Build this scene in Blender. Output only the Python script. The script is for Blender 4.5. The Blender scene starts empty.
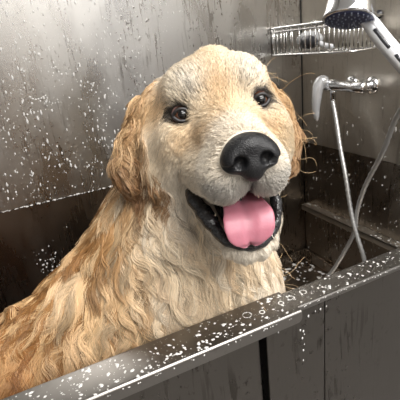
import bpy, bmesh, math, random
import numpy as np
from mathutils import Vector, Matrix, kdtree
rng = np.random.default_rng(7)
random.seed(7)
scene = bpy.context.scene
COL = scene.collection
CZ = 1.25                                   # camera height above the room floor

# ------------------------------------------------------------------ camera
R = np.array([[0.90016625, 0.24214999, -0.36202777],
              [-0.42209196, 0.2800016, -0.86222821],
              [-0.1074202, 0.92895774, 0.35425755]])
# exact orthonormal axes
R[0] /= np.linalg.norm(R[0]); R[1] -= R[0]*(R[0]@R[1]); R[1] /= np.linalg.norm(R[1]); R[2] = np.cross(R[0], R[1])
FPX = 412.635
cd = bpy.data.cameras.new('camera'); cam = bpy.data.objects.new('camera', cd); COL.objects.link(cam)
M4 = Matrix([list(R[i])+[0.0] for i in range(3)]+[[0, 0, 0, 1]]); M4.translation = Vector((0, 0, CZ))
cam.matrix_world = M4
cd.sensor_width = 36; cd.lens = 36*FPX/400; cd.clip_start = 0.02
scene.camera = cam

def P(x, y, d):                             # a point of the dog's own frame
    return np.array([(x-200)/FPX*d, (200-y)/FPX*d, -d])
def c2w(p):
    return np.asarray(p)@R.T + np.array([0, 0, CZ])
def w2c(p):
    return (np.asarray(p)-np.array([0, 0, CZ]))@R

# ------------------------------------------------------------------ materials
def mat(name, col=(0.5, 0.5, 0.5), rough=0.5, metal=0.0, spec=0.5, **k):
    m = bpy.data.materials.new(name); m.use_nodes = True
    b = m.node_tree.nodes['Principled BSDF']
    b.inputs['Base Color'].default_value = (*col, 1)
    b.inputs['Roughness'].default_value = rough
    b.inputs['Metallic'].default_value = metal
    b.inputs['Specular IOR Level'].default_value = spec
    for kk, v in k.items():
        b.inputs[kk.replace('_', ' ')].default_value = v
    return m, m.node_tree, b

def steel(name, col, rough, streaks=0.5, vert=True, wet=True, scale=1.0, brush=0.06):
    """brushed stainless steel with a wet, runny film of water marks"""
    m, nt, b = mat(name, col, rough, 1.0)
    N, L = nt.nodes, nt.links
    geo = N.new('ShaderNodeNewGeometry')
    def mapped(sx, sy, sz):
        mp = N.new('ShaderNodeMapping'); mp.inputs['Scale'].default_value = (sx, sy, sz)
        L.new(geo.outputs['Position'], mp.inputs['Vector']); return mp.outputs['Vector']
    def noise(vec, sc, det=4, dist=0.0):
        n = N.new('ShaderNodeTexNoise'); n.inputs['Scale'].default_value = sc
        n.inputs['Detail'].default_value = det; n.inputs['Distortion'].default_value = dist
        L.new(vec, n.inputs['Vector']); return n.outputs['Fac']
    def ramp(f, a, b_, c0=0.0, c1=1.0):
        r = N.new('ShaderNodeMapRange'); r.clamp = True
        r.inputs['From Min'].default_value = a; r.inputs['From Max'].default_value = b_
        r.inputs['To Min'].default_value = c0; r.inputs['To Max'].default_value = c1
        L.new(f, r.inputs['Value']); return r.outputs['Result']
    def math_(op, a, b_):
        q = N.new('ShaderNodeMath'); q.operation = op
        for i, v in enumerate((a, b_)):
            if isinstance(v, (int, float)): q.inputs[i].default_value = v
            else: L.new(v, q.inputs[i])
        return q.outputs[0]
    brushed = noise(mapped(3, 3, 400) if not vert else mapped(400, 400, 3), 1.0, 2)
    runs = ramp(noise(mapped(120*scale, 120*scale, 11*scale), 1.0, 3, 0.5), 0.57, 0.64)
    drops = ramp(noise(mapped(1, 1, 0.7), 150*scale, 2), 0.60, 0.70)
    patch = ramp(noise(mapped(1, 1, 0.6), 9, 4, 0.4), 0.40, 0.62)
    film = math_('MULTIPLY', math_('MAXIMUM', runs, drops), patch)
    rg = math_('ADD', math_('MULTIPLY', brushed, brush), rough-brush*0.5)
    rg = math_('SUBTRACT', rg, math_('MULTIPLY', film, 0.12*streaks))
    blot = ramp(noise(mapped(1, 1, 0.5), 14, 5, 0.5), 0.35, 0.7, -0.05, 0.06)
    L.new(math_('ADD', rg, blot), b.inputs['Roughness'])
    mx = N.new('ShaderNodeMix'); mx.data_type = 'RGBA'; mx.inputs['A'].default_value = (*col, 1)
    mx.inputs['B'].default_value = (col[0]*0.42, col[1]*0.40, col[2]*0.37, 1)
    L.new(math_('MULTIPLY', film, streaks), mx.inputs['Factor'])
    L.new(mx.outputs['Result'], b.inputs['Base Color'])
    bp = N.new('ShaderNodeBump'); bp.inputs['Strength'].default_value = 0.25 if wet else 0.08
    bp.inputs['Distance'].default_value = 0.0006
    L.new(math_('ADD', film, math_('MULTIPLY', brushed, 0.3)), bp.inputs['Height'])
    L.new(bp.outputs['Normal'], b.inputs['Normal'])
    return m

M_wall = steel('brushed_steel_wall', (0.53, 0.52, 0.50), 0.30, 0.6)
M_wallr = steel('brushed_steel_side_wall', (0.62, 0.575, 0.51), 0.38, 0.35)
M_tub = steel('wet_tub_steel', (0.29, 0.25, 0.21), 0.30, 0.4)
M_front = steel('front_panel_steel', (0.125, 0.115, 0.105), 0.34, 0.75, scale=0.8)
M_rim = steel('rim_steel', (0.22, 0.208, 0.195), 0.34, 0.15, vert=False, wet=False)
M_rail = steel('pale_rail_steel', (0.62, 0.58, 0.52), 0.34, 0.1, vert=False, wet=False)
M_chrome = mat('chrome', (0.82, 0.83, 0.86), 0.08, 1.0)[0]
M_satin = mat('satin_silver', (0.80, 0.81, 0.83), 0.25, 0.45)[0]
M_hose = mat('ribbed_hose_metal', (0.62, 0.62, 0.61), 0.34, 0.7)[0]
M_wire = mat('chrome_wire', (0.75, 0.75, 0.75), 0.16, 1.0)[0]
M_black = mat('dark_gap', (0.012, 0.011, 0.010), 0.6)[0]
M_foam = mat('soap_foam', (0.62, 0.61, 0.59), 0.35, 0.0, 0.5)[0]
M_white = mat('white_plastic', (0.80, 0.81, 0.84), 0.25)[0]
M_blue = mat('blue_grey_spray_plate', (0.045, 0.055, 0.12), 0.35)[0]
M_nozz = mat('pale_rubber_nozzle', (0.30, 0.33, 0.42), 0.5)[0]
M_darkpl = mat('dark_plastic', (0.03, 0.03, 0.035), 0.3)[0]
M_grey = mat('grey_plastic', (0.42, 0.43, 0.44), 0.35)[0]

# ------------------------------------------------------------------ helpers
def link(name, me, m=None, parent=None, smooth=False):
    o = bpy.data.objects.new(name, me); COL.objects.link(o)
    if m is not None: me.materials.append(m)
    if parent is not None: o.parent = parent
    if smooth:
        for p in me.polygons: p.use_smooth = True
    return o
def mesh(name, V, F, m=None, parent=None, smooth=False):
    me = bpy.data.meshes.new(name); me.from_pydata([tuple(map(float, v)) for v in V], [], [tuple(map(int, f)) for f in F]); me.update()
    return link(name, me, m, parent, smooth)
def frombm(name, bm, m=None, parent=None, smooth=False):
    bmesh.ops.recalc_face_normals(bm, faces=bm.faces)
    me = bpy.data.meshes.new(name); bm.to_mesh(me); bm.free()
    return link(name, me, m, parent, smooth)
def add_box(bm, a, b, bev=0.0, seg=2):
    t = bmesh.new(); bmesh.ops.create_cube(t, size=1)
    a, b = np.array(a, float), np.array(b, float)
    for v in t.verts:
        v.co = Vector(((a+b)/2 + np.array(v.co)*(b-a)))
    if bev: bmesh.ops.bevel(t, geom=t.edges[:], offset=bev, segments=seg, profile=0.6, affect='EDGES')
    me = bpy.data.meshes.new('t'); t.to_mesh(me); t.free(); bm.from_mesh(me); bpy.data.meshes.remove(me)
def box(name, a, b, m, parent=None, bev=0.0):
    bm = bmesh.new(); add_box(bm, a, b, bev); return frombm(name, bm, m, parent)
def tube_data(pts, rad, seg=10, cap=True, flat=None):
    pts = np.asarray(pts, float); n = len(pts)
    rad = np.full(n, rad) if np.isscalar(rad) else np.asarray(rad)
    T = np.gradient(pts, axis=0); T /= np.linalg.norm(T, axis=1)[:, None]
    up = np.array([0.1, 0.2, 1.0]); 
    if abs(T[0]@up)/np.linalg.norm(up) > 0.95: up = np.array([1.0, 0.1, 0.1])
    u = np.cross(T[0], up); u /= np.linalg.norm(u)
    V = []; F = []
    for i in range(n):
        u = u - T[i]*(u@T[i]); u /= np.linalg.norm(u); v = np.cross(T[i], u)
        for k in range(seg):
            a = 2*math.pi*k/seg
            V.append(pts[i]+rad[i]*(math.cos(a)*u+math.sin(a)*v*(flat or 1)))
    for i in range(n-1):
        for k in range(seg):
            F.append((i*seg+k, i*seg+(k+1) % seg, (i+1)*seg+(k+1) % seg, (i+1)*seg+k))
    if cap:
        F.append(tuple(range(seg))[::-1]); F.append(tuple((n-1)*seg+k for k in range(seg)))
    return V, F
def spline(pts, n=40):
    """Catmull-Rom through the points"""
    p = np.asarray(pts, float); p = np.vstack([2*p[0]-p[1], p, 2*p[-1]-p[-2]])
    out = []; m = len(p)-3
    for t in np.linspace(0, m-1e-6, n):
        i = int(t); f = t-i; a, b, c, d = p[i:i+4]
        out.append(0.5*((2*b)+(-a+c)*f+(2*a-5*b+4*c-d)*f*f+(-a+3*b-3*c+d)*f**3))
    return np.array(out)
def tube(name, pts, rad, m, parent=None, seg=10, flat=None):
    V, F = tube_data(pts, rad, seg, flat=flat); return mesh(name, V, F, m, parent, True)
def lathe_data(prof, origin, axis, seg=28):
    """prof: list of (radius, height along the axis)"""
    ax = np.array(axis, float); ax /= np.linalg.norm(ax)
    t = np.array([0, 0, 1.0]) if abs(ax[2]) < 0.9 else np.array([1.0, 0, 0])
    u = np.cross(ax, t); u /= np.linalg.norm(u); v = np.cross(ax, u)
    V = []; F = []
    for r, h in prof:
        for k in range(seg):
            a = 2*math.pi*k/seg; V.append(np.array(origin)+ax*h+r*(math.cos(a)*u+math.sin(a)*v))
    for i in range(len(prof)-1):
        for k in range(seg):
            F.append((i*seg+k, i*seg+(k+1) % seg, (i+1)*seg+(k+1) % seg, (i+1)*seg+k))
    F.append(tuple(range(seg))[::-1]); F.append(tuple((len(prof)-1)*seg+k for k in range(seg)))
    return V, F
def lathe(name, prof, origin, axis, m, parent=None, seg=28, smooth=True):
    V, F = lathe_data(prof, origin, axis, seg)
    o = mesh(name, V, F, m, parent, smooth)
    return o
def joined(name, parts, m, parent=None, smooth=True):
    V = []; F = []
    for v, f in parts:
        b = len(V); V += list(v); F += [tuple(i+b for i in q) for q in f]
    return mesh(name, V, F, m, parent, smooth)
def tag(o, label=None, cat=None, group=None, kind=None):
    if label: o['label'] = label
    if cat: o['category'] = cat
    if group: o['group'] = group
    if kind: o['kind'] = kind
    return o
def empty(name, loc=(0, 0, 0)):
    o = bpy.data.objects.new(name, None); COL.objects.link(o); o.location = loc; return o
def adopt(root):
    """children were modelled in world coordinates: keep them there under a root that stands elsewhere"""
    inv = Matrix.Translation(root.location).inverted()
    for ch in root.children: ch.matrix_parent_inverse = inv

# ------------------------------------------------------------------ room shell
XR, YB = 0.82, 1.05                          # side wall plane, back wall plane
XL = -0.80
RIM = 0.92
def struct(o, label=None): o['kind'] = 'structure'; return o
M_floor = mat('grey_floor_tile', (0.22, 0.21, 0.20), 0.45)[0]
M_paint = mat('white_room_paint', (0.82, 0.83, 0.84), 0.7)[0]
M_band = mat('brown_band', (0.10, 0.065, 0.042), 0.5)[0]
M_ceil = mat('white_ceiling', (0.85, 0.85, 0.84), 0.8)[0]
struct(box('floor', (-2.6, -2.6, -0.05), (2.2, 1.2, 0), M_floor))
struct(box('ceiling', (-2.6, -2.6, 2.5), (2.2, 1.2, 2.55), M_ceil))
struct(box('wall_back', (-2.6, YB+0.012, 0), (XR+0.01, YB+0.10, 2.5), M_wall))
struct(box('wall_right', (XR+0.012, 0.30, 0), (XR+0.10, YB+0.10, 2.5), M_wallr))
M_greige = mat('greige_front_paint', (0.46, 0.44, 0.42), 0.7)[0]
M_navy = mat('slate_blue_panel', (0.05, 0.065, 0.10), 0.5)[0]
M_tan = mat('tan_board', (0.42, 0.28, 0.16), 0.5)[0]
struct(box('wall_front', (-2.6, -2.6, 0), (2.2, -2.5, 2.5), M_greige))
struct(box('navy_reflection_panel', (0.95, -2.5, 0.0), (1.30, -2.46, 2.1), M_navy))  # unseen panel added so the steel wall reflects a dark blue strip
struct(box('tan_reflection_board', (0.20, -2.48, 0.0), (0.62, -2.44, 1.0), M_tan))  # made-up board out of view, there for a tan reflection in the steel
struct(box('wall_left', (-2.7, -2.6, 0), (-2.6, 1.2, 2.5), M_paint))
struct(box('wall_far_right', (2.1, -2.6, 0), (2.2, 1.2, 2.5), M_paint))
struct(box('brown_reflection_band', (-2.55, -2.5, 0.0), (2.1, -2.48, 1.15), M_band))  # added brown band, out of view, gives the steel a dark lower reflection
# steel splash sheets that hang in front of the tub's flange
struct(box('wall_back_splash', (XL, YB, RIM+0.002), (XR+0.004, YB+0.010, 2.4), M_wall, bev=0.0008))
bmw = bmesh.new()
add_box(bmw, (XR, 0.30, RIM+0.002), (XR+0.010, YB+0.002, 2.4), 0.0008)
struct(frombm('wall_right_splash', bmw, M_wallr))

struct(box('trim_3', (XR-0.0022, YB-0.0022, RIM+0.003), (XR+0.001, YB+0.001, 2.4), M_black))
# ------------------------------------------------------------------ wash tub
TF = 0.505                                    # tub floor
tub = empty('dog_wash_tub', (0.0, 0.70, 0.0))
tag(tub, 'large stainless steel dog washing tub around the wet dog', 'tub')
T = 0.004
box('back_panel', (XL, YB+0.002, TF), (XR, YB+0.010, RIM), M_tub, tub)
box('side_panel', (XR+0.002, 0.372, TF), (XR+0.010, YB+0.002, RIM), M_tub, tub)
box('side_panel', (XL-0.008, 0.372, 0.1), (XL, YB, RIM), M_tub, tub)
# floor pan, falling a little towards the middle
bm = bmesh.new(); add_box(bm, (XL, 0.375, TF-0.01), (XR, YB, TF))
frombm('tub_floor', bm, M_tub, tub)
# raised lip that runs around the floor pan
bm = bmesh.new()
add_box(bm, (XR-0.012, 0.40, TF), (XR, YB, TF+0.035), 0.003)
add_box(bm, (XL, YB-0.012, TF), (XR, YB, TF+0.035), 0.003)
frombm('floor_lip', bm, M_tub, tub)
# the rail on the side wall that would carry a raised floor
rail = bmesh.new()
add_box(rail, (XR-0.028, 0.42, 0.712), (XR+0.001, YB-0.02, 0.718), 0.0012)
add_box(rail, (XR-0.028, 0.42, 0.700), (XR-0.024, YB-0.02, 0.718), 0.0012)
frombm('support_rail', rail, M_rail, tub)
XE = 0.270
# right, fixed part of the rim: a folded strip
bm = bmesh.new()
add_box(bm, (XE-0.03, 0.3655, RIM-0.0085), (XR+0.02, 0.404, RIM), 0.003, 4)
add_box(bm, (XE-0.03, 0.400, RIM-0.02), (XR+0.02, 0.4045, RIM-0.001), 0.0012)
frombm('rim', bm, M_rim, tub)
# fixed front panels with a folded post beside the door opening
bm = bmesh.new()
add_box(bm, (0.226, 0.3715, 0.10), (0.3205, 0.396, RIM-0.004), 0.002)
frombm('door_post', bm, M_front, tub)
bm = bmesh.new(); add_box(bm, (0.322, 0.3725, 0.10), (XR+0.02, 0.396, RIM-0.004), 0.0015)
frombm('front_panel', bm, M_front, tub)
for x in (XL+0.03, XR-0.05):
    for y in (0.40, 0.98):
        lathe('foot', [(0.02, 0), (0.02, 0.01), (0.014, 0.015), (0.014, 0.11)], (x, y, 0), (0, 0, 1), M_chrome, tub, 16)
# lift-out door with its folded cap
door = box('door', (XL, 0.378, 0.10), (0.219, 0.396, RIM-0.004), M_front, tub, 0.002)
bm = bmesh.new()
add_box(bm, (0.219, 0.392, 0.10), (0.226, 0.397, RIM-0.004))
frombm('door_channel', bm, M_black, tub)
prof = []                                     # cap cross-section in (y, z), swept along x, end corner rounded
def sweep(profile, x0, x1, name, m, parent):
    """a folded sheet: (y, z) outline swept along x, closed ends"""
    n_ = len(profile); V_ = [(x0, y, z) for y, z in profile]+[(x1, y, z) for y, z in profile]
    F_ = [(i, (i+1) % n_, n_+(i+1) % n_, n_+i) for i in range(n_)]+[tuple(range(n_))[::-1], tuple(range(n_, 2*n_))]
    b_ = bmesh.new(); vs = [b_.verts.new(v) for v in V_]
    for f in F_: b_.faces.new([vs[i] for i in f])
    o_ = frombm(name, b_, m, parent); 
    for p_ in o_.data.polygons: p_.use_smooth = len(p_.vertices) == 4
    o_.data.set_sharp_from_angle(angle=0.6); return o_
ZT = RIM+0.003; rc = 0.0042
arc = [(0.3545+rc-rc*math.sin(a), ZT-rc+rc*math.cos(a)) for a in np.linspace(0, math.pi/2, 7)]
arb = [(0.4065-0.003+0.003*math.sin(a), ZT-0.003+0.003*math.cos(a)) for a in np.linspace(math.pi/2, 0, 5)]
sweep([(0.4040, RIM-0.018), (0.4065, RIM-0.018)]+arb+arc+[(0.3575, ZT-rc), (0.3600, RIM), (0.4040, RIM)], XL, XE, 'door_cap', M_rim, door)
V = []; r = 0.007; lipz = RIM-0.0135
prof = [(XL, ZT-rc+.0001), (XE, ZT-rc+.0001)] + [(XE-r+r*math.cos(a), lipz+r-r*math.sin(a)) for a in np.linspace(0, math.pi/2, 7)] + [(XL, lipz)]
n = len(prof)
V = [(x, 0.3545, z) for x, z in prof]+[(x, 0.3575, z) for x, z in prof]
F = [tuple(range(n)), tuple(range(2*n-1, n-1, -1))]+[(i, (i+1) % n, n+(i+1) % n, n+i) for i in range(n)]
mesh('cap_lip', V, F, M_rim, door)
adopt(tub)

# ------------------------------------------------------------------ wire rack in the corner
rk = empty('wire_rack', (XR, 0.85, 1.19)); tag(rk, 'chrome wire shower rack on the steel wall in the corner, below the shower head', 'rack')
zt, zb = CZ+0.014, CZ-0.056
def front(t, z):                              # outline of the basket front, t 0..1 from corner to free end
    pts = spline([(XR-0.003, 1.046, z), (XR-0.080, 1.046, z), (XR-0.108, 1.036, z), (XR-0.104, 0.93, z), (XR-0.098, 0.86, z), (XR-0.094, 0.80, z), (XR-0.082, 0.768, z), (XR-0.045, 0.757, z), (XR-0.002, 0.755, z)], 90)
    return pts
fr = front(0, zt)
joined('top_rail', [tube_data(fr, 0.0032, 8), tube_data(front(0, zt-0.010), 0.0022, 8)], M_wire, rk)
tube('bottom_rail', front(0, zb), 0.0026, M_wire, rk, 8)
idx = np.linspace(5, 84, 28).astype(int)
ft, fb = front(0, zt), front(0, zb)
for i in idx:
    tube('bar', [ft[i], (ft[i]+fb[i])/2, fb[i]], 0.0019, M_wire, rk, 6)
for y in np.linspace(0.775, 1.025, 12):
    j = int(np.argmin(np.abs(fb[10:80, 1]-y)))+10
    tube('floor_wire', [(fb[j][0], y, zb), (XR-0.004, y, zb)], 0.0014, M_wire, rk, 6)
tube('back_rail', [(XR-0.004, 0.757, zb), (XR-0.004, 1.035, zb)], 0.0022, M_wire, rk, 8)
tube('back_rail', [(XR-0.004, 0.757, zt), (XR-0.004, 1.035, zt)], 0.0022, M_wire, rk, 8)
for y in (0.765, 0.99):
    lathe('wall_mount', [(0.010, 0), (0.010, 0.004), (0.005, 0.006), (0.005, 0.012)], (XR, y, zt+0.002), (-1, 0, 0), M_darkpl if y < 0.8 else M_wire, rk, 14)
adopt(rk)
# grooming brush lying in the rack
br = empty('grooming_brush', (0.765, 0.96, zb+0.004)); tag(br, 'small dark brush with a pale back lying in the chrome wire rack', 'brush')
def ellipsoid_bm(c, r, rot=None, sub=3):
    b_ = bmesh.new(); bmesh.ops.create_icosphere(b_, subdivisions=sub, radius=1)
    for v in b_.verts:
        q = Vector((v.co.x*r[0], v.co.y*r[1], v.co.z*r[2]))
        if rot is not None: q = rot @ q
        v.co = q+Vector(c)
    return b_
frombm('brush_back', ellipsoid_bm((0.772, 0.955, zb+0.032), (0.017, 0.052, 0.022)), M_grey, br, True)
frombm('bristle_pad', ellipsoid_bm((0.760, 0.945, zb+0.026), (0.015, 0.036, 0.018)), M_darkpl, br, True)
tube('handle', spline([(0.770, 0.915, zb+0.022), (0.768, 0.885, zb+0.014), (0.768, 0.855, zb+0.010)], 12), [0.007]*10+[0.006, 0.003], M_white, br, 12)
adopt(br)

# ------------------------------------------------------------------ mixer tap
ZM = CZ-0.138; XM = 0.778
def onplane(x, y, axis, val):
    d = R@np.array([x-200., 200.-y, -FPX]); v = val-(CZ if axis == 2 else 0); q = d*v/d[axis]; q[2] += CZ; return q
mx = empty('mixer_tap', (XR, 0.82, ZM)); tag(mx, 'chrome mixer tap with a long lever on the side wall below the wire rack', 'tap')
a0 = onplane(365, 88, 0, XM); a1 = onplane(326, 85, 0, XM); ZM = a0[2]; Lb_ = a1[1]-a0[1]
lathe('tap_body', [(0.004, -0.002), (0.013, 0), (0.0145, 0.006), (0.0145, 0.035), (0.0125, 0.04), (0.0125, Lb_-.045), (0.015, Lb_-.04), (0.0165, Lb_-.034), (0.0165, Lb_-.006), (0.013, Lb_), (0.006, Lb_+.002)], a0, (0, 1, (a1[2]-a0[2])/Lb_), M_chrome, mx, 28)
for y in (a0[1]+.018, a0[1]+.085):
    lathe('wall_union', [(0.022, 0), (0.022, 0.004), (0.017, 0.009), (0.011, 0.012), (0.011, 0.045)], (XR, y, ZM), (-1, 0, 0), M_chrome, mx, 24)
ho_ = onplane(333.5, 92, 0, XM-.004)
lathe('hose_outlet', [(0.0085, 0), (0.0085, 0.012), (0.0072, 0.014), (0.0072, 0.026), (0.006, 0.028)], ho_+np.array([0, 0, .008]), (-0.05, 0, -1), M_chrome, mx, 18)
lev = spline([onplane(327, 82, 0, XM-.004), onplane(321.5, 81.5, 0, XM-.016), onplane(318, 88, 0, XM-.026), onplane(316.5, 100, 0, XM-.03), onplane(316, 111, 0, XM-.03), onplane(317, 121, 0, XM-.028)], 26)
tube('lever', lev, np.interp(np.linspace(0, 1, 26), [0, .15, .4, .7, .9, 1], [0.014, 0.018, 0.0165, 0.0125, 0.009, 0.003]), M_satin, mx, 16, flat=0.9)
adopt(mx)

# ------------------------------------------------------------------ shower head, bracket, hose
sh = empty('hand_shower', tuple(c2w(P(352, 8, 0.80)))); tag(sh, 'chrome hand shower with a round blue-grey spray face at the top right', 'shower head')
hc = c2w(P(349.0, 19.5, 0.755)); hax = c2w(P(349.0, 19.5, 0.755)+np.array([-0.004, -0.046, -0.0025]))-hc   # spray axis, pointing down at the dog
hax /= np.linalg.norm(hax)
RH = 0.0475
lathe('head_shell', [(0.010, -0.050), (0.026, -0.046), (0.038, -0.040), (0.0425, -0.030), (0.0455, -0.010), (RH, -0.003), (RH, 0.000), (RH-0.003, 0.0015)], hc, hax, M_chrome, sh, 48)
fp = lathe('spray_plate', [(RH-0.004, 0.0), (RH-0.005, 0.0025), (0.030, 0.0032), (0.001, 0.0034)], hc, hax, M_blue, sh, 48)
t0 = np.cross(hax, [0, 0, 1.0]); t0 /= np.linalg.norm(t0); t1 = np.cross(hax, t0)
nz = []
for rr, cnt in ((0.038, 22), (0.030, 16), (0.021, 12), (0.012, 7)):
    for k in range(cnt):
        a = 2*math.pi*k/cnt+rr*40
        nz.append(lathe_data([(0.0015, 0.0), (0.0011, 0.0022)], hc+hax*0.003+rr*(math.cos(a)*t0+math.sin(a)*t1), hax, 8))
joined('nozzles', nz, M_nozz, sh)
hp = [c2w(P(363, 17, 0.765)), c2w(P(373, 29, 0.755)), c2w(P(384, 43, 0.745)), c2w(P(397, 58, 0.735)), c2w(P(412, 75, 0.725)), c2w(P(424, 90, 0.72))]
hp = spline(hp, 24)
tube('handle', hp, np.interp(np.linspace(0, 1, 24), [0, .1, .3, .8, 1], [0.012, 0.0115, 0.0130, 0.0135, 0.010]), M_satin, sh, 20)
off = c2w(np.array([0.0045, 0.0048, 0.0060]))-c2w(np.zeros(3))
tube('grip', (hp+off)[2:21], 0.0105, M_white, sh, 12, flat=0.8)
off2 = c2w(np.array([-0.0030, -0.0030, 0.0105]))-c2w(np.zeros(3))
tube('grip_inlay', (hp+off2)[5:12], 0.0040, M_darkpl, sh, 10); tube('grip_inlay', (hp+off2)[13:19], 0.0040, M_darkpl, sh, 10)
adopt(sh)
ho = empty('shower_bracket', (XR, 0.60, 1.30)); tag(ho, 'white shower bracket on the side wall at the top right edge', 'bracket')
box('wall_plate', (XR-0.008, 0.53, 1.26), (XR, 0.57, 1.36), M_white, ho, 0.003)
arm = spline([(XR-0.004, 0.552, 1.33), (XR-0.05, 0.545, 1.305), (0.72, 0.52, 1.25), tuple(c2w(P(424, 84, 0.745)))], 16)
tube('arm', arm, 0.009, M_white, ho, 12)
adopt(ho)
hs = spline([ho_+np.array([-.002, 0, -.022]), onplane(336.5, 122, 0, .765), onplane(340, 146, 0, .755), onplane(345.5, 176, 0, .745), (0.738, 0.755, 0.80), (0.736, 0.733, 0.745), (0.738, 0.703, 0.672), (0.73, 0.69, 0.60), (0.72, 0.72, 0.53), (0.70, 0.78, 0.518), (0.70, 0.822, 0.545), (0.725, 0.800, 0.610), (0.738, 0.778, 0.664), (0.752, 0.755, 0.735), (0.752, 0.748, 0.795), (0.745, 0.715, 0.88), (0.735, 0.66, 0.975), (0.725, 0.62, 1.06), (0.70, 0.56, 1.12), tuple(c2w(P(427, 97, 0.722))), tuple(c2w(P(425, 92, 0.72)))], 260)
V, F = tube_data(hs, 0.0058+0.0006*np.sin(np.arange(260)*2.6), 10)
hose = mesh('shower_hose', V, F, M_hose, None, True)
tag(hose, 'ribbed metal shower hose twisting down from the mixer tap into the tub', 'hose')
lathe_o = None
# pale edge of something at the very top left corner
# ------------------------------------------------------------------ soap spatter
def fleck_mesh(name, items, m, parent=None):
    """items: (point, normal, radius, stretch, thickness)"""
    base = bmesh.new(); bmesh.ops.create_icosphere(base, subdivisions=2, radius=1)
    BV = np.array([v.co[:] for v in base.verts]); BF = [[v.index for v in f.verts] for f in base.faces]; base.free()
    V = []; F = []
    for p, nrm, r, st, th in items:
        nrm = np.array(nrm, float); u = np.array([0, 0, -1.0]) if abs(nrm[2]) < 0.5 else np.array([math.cos(r*9e4), math.sin(r*9e4), 0])
        v = np.cross(nrm, u); v /= np.linalg.norm(v); b = len(V)
        wob = 1+0.25*np.sin(BV[:, :1]*3+r*9e3)*np.cos(BV[:, 1:2]*4+r*7e3)
        Q = np.array(p)+(BV[:, :1]*r*wob*v)+(BV[:, 1:2]*r*st*wob*u)+(BV[:, 2:]*r*th*nrm)
        V += list(Q); F += [[i+b for i in f] for f in BF]
    return mesh(name, V, F, m, parent, True)
it = []
def onplane(x, y, axis, val):
    d = R@np.array([x-200., 200.-y, -FPX]); v = val-(CZ if axis == 2 else 0); q = d*v/d[axis]; q[2] += CZ; return q
# back wall: dense at the left, sparse to the right, thinning upwards
cnt = 0
while cnt < 3400:
    x = rng.uniform(-0.35, 0.62); z = RIM+0.004+rng.beta(1.2, 1.5)*0.52
    dens = 1.0 if x < 0.25 else max(0.05, 1.0-(x-0.25)*4.0)
    if rng.random() > dens*(0.35+0.65*(0.5+0.5*math.sin(x*37+z*23+2*math.sin(z*31)))): continue
    r = 0.0005+0.0019*rng.random()**5; it.append(((x, YB-0.0002, z), (0, -1, 0), r, 1+2.0*rng.random()**2, 0.45)); cnt += 1
for k in range(16):                           # bigger flung blobs
    x = rng.uniform(-0.05, 0.35); z = rng.uniform(0.98, 1.35)
    for j in range(3): it.append(((x+rng.normal()*0.004, YB-0.0004, z+j*0.003), (0, -1, 0), 0.0012+0.0013*rng.random(), 1.3, 0.4))
for k in range(150):                          # foam caught on the seam
    x = rng.uniform(-0.2, 0.25); it.append(((x, YB-0.001, RIM+0.001+0.002*rng.random()), (0, -1, 0), 0.001+0.0022*rng.random()**2, 0.8, 0.6))
for q in range(11):                            # streak of foam flung across the wall
    t = q/10; p = onplane(30+28*t, 97+6*t+1.5*math.sin(q), 1, YB); it.append(((p[0], YB-0.0005, p[2]), (0, -1, 0), 0.0026-0.0012*t, 0.9, 0.4))
for k in range(60):
    p = onplane(50+rng.normal()*11, 262-rng.normal()*11, 1, YB+.002); it.append(((p[0], YB+0.0018, min(p[2], RIM-.005)), (0, -1, 0), 0.0006+0.0018*rng.random()**2, 1.3, 0.5))
fl = fleck_mesh('soap_flecks', it, M_foam); tag(fl, 'white soap flecks spattered over the steel back wall left of the dog', 'soap flecks', kind='stuff')
it = []
for k in range(230):
    y = rng.uniform(0.55, YB-0.01); z = 0.73+rng.beta(1, 1.6)*0.5
    r = 0.0006+0.0018*rng.random()**3; it.append(((XR-0.0002, y, z), (-1, 0, 0), r, 1+2*rng.random()**2, 0.45))
for k in range(120):
    y = rng.uniform(0.55, YB-0.01); z = 0.54+rng.random()*0.16
    r = 0.0006+0.0016*rng.random()**3; it.append(((XR+0.0018, y, z), (-1, 0, 0), r, 1+3*rng.random()**2, 0.45))
for k in range(90):
    y = rng.uniform(0.45, YB-0.03); it.append(((rng.uniform(XR-0.026, XR), y, 0.7185), (0, 0, 1), 0.0008+0.0016*rng.random()**2, 1.3, 0.4))
fl = fleck_mesh('soap_flecks', it, M_foam); tag(fl, 'white soap flecks on the steel side wall under the mixer tap', 'soap flecks', kind='stuff')
it = []
for k in range(900):                          # spots on the rim
    x = rng.uniform(-0.15, 0.62); y = rng.uniform(0.358, 0.402); zz = RIM+0.003 if x < XE else RIM
    if y < 0.368 and x > XE: continue
    r = 0.0003+0.0017*rng.random()**4.5; it.append(((x, y, zz), (0, 0, 1), r, 1+0.8*rng.random(), 0.35))
for (px, py, rr) in ((247, 315, 5), (291, 296, 4), (303, 290, 4), (281, 303, 3), (262, 312, 3)):   # rings left by burst bubbles
    c = onplane(px, py, 2, RIM+0.003)
    for k in range(16):
        a = k*math.pi/8; it.append(((c[0]+rr*0.0011*math.cos(a), c[1]+rr*0.0011*math.sin(a), (RIM+0.003) if c[0] < XE else RIM), (0, 0, 1), 0.0005+0.0004*rng.random(), 1.2, 0.5))
for (px, py, s) in ((180, 352, 1.0), (186, 349, 1.2), (172, 356, .9), (205, 343, 1.4), (212, 338, 1.0), (163, 362, 1.1), (155, 366, .8), (222, 333, .8), (229, 328, .7), (100, 392, .9), (140, 372, 1.2), (118, 381, .7)):
    c = onplane(px, py, 2, RIM+0.003)
    for j in range(4): it.append(((c[0]+rng.normal()*0.005*s, min(0.402, max(0.358, c[1]+rng.normal()*0.003*s)), RIM+0.003), (0, 0, 1), 0.0005+0.0014*s*rng.random(), 1.4, 0.3))
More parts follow.
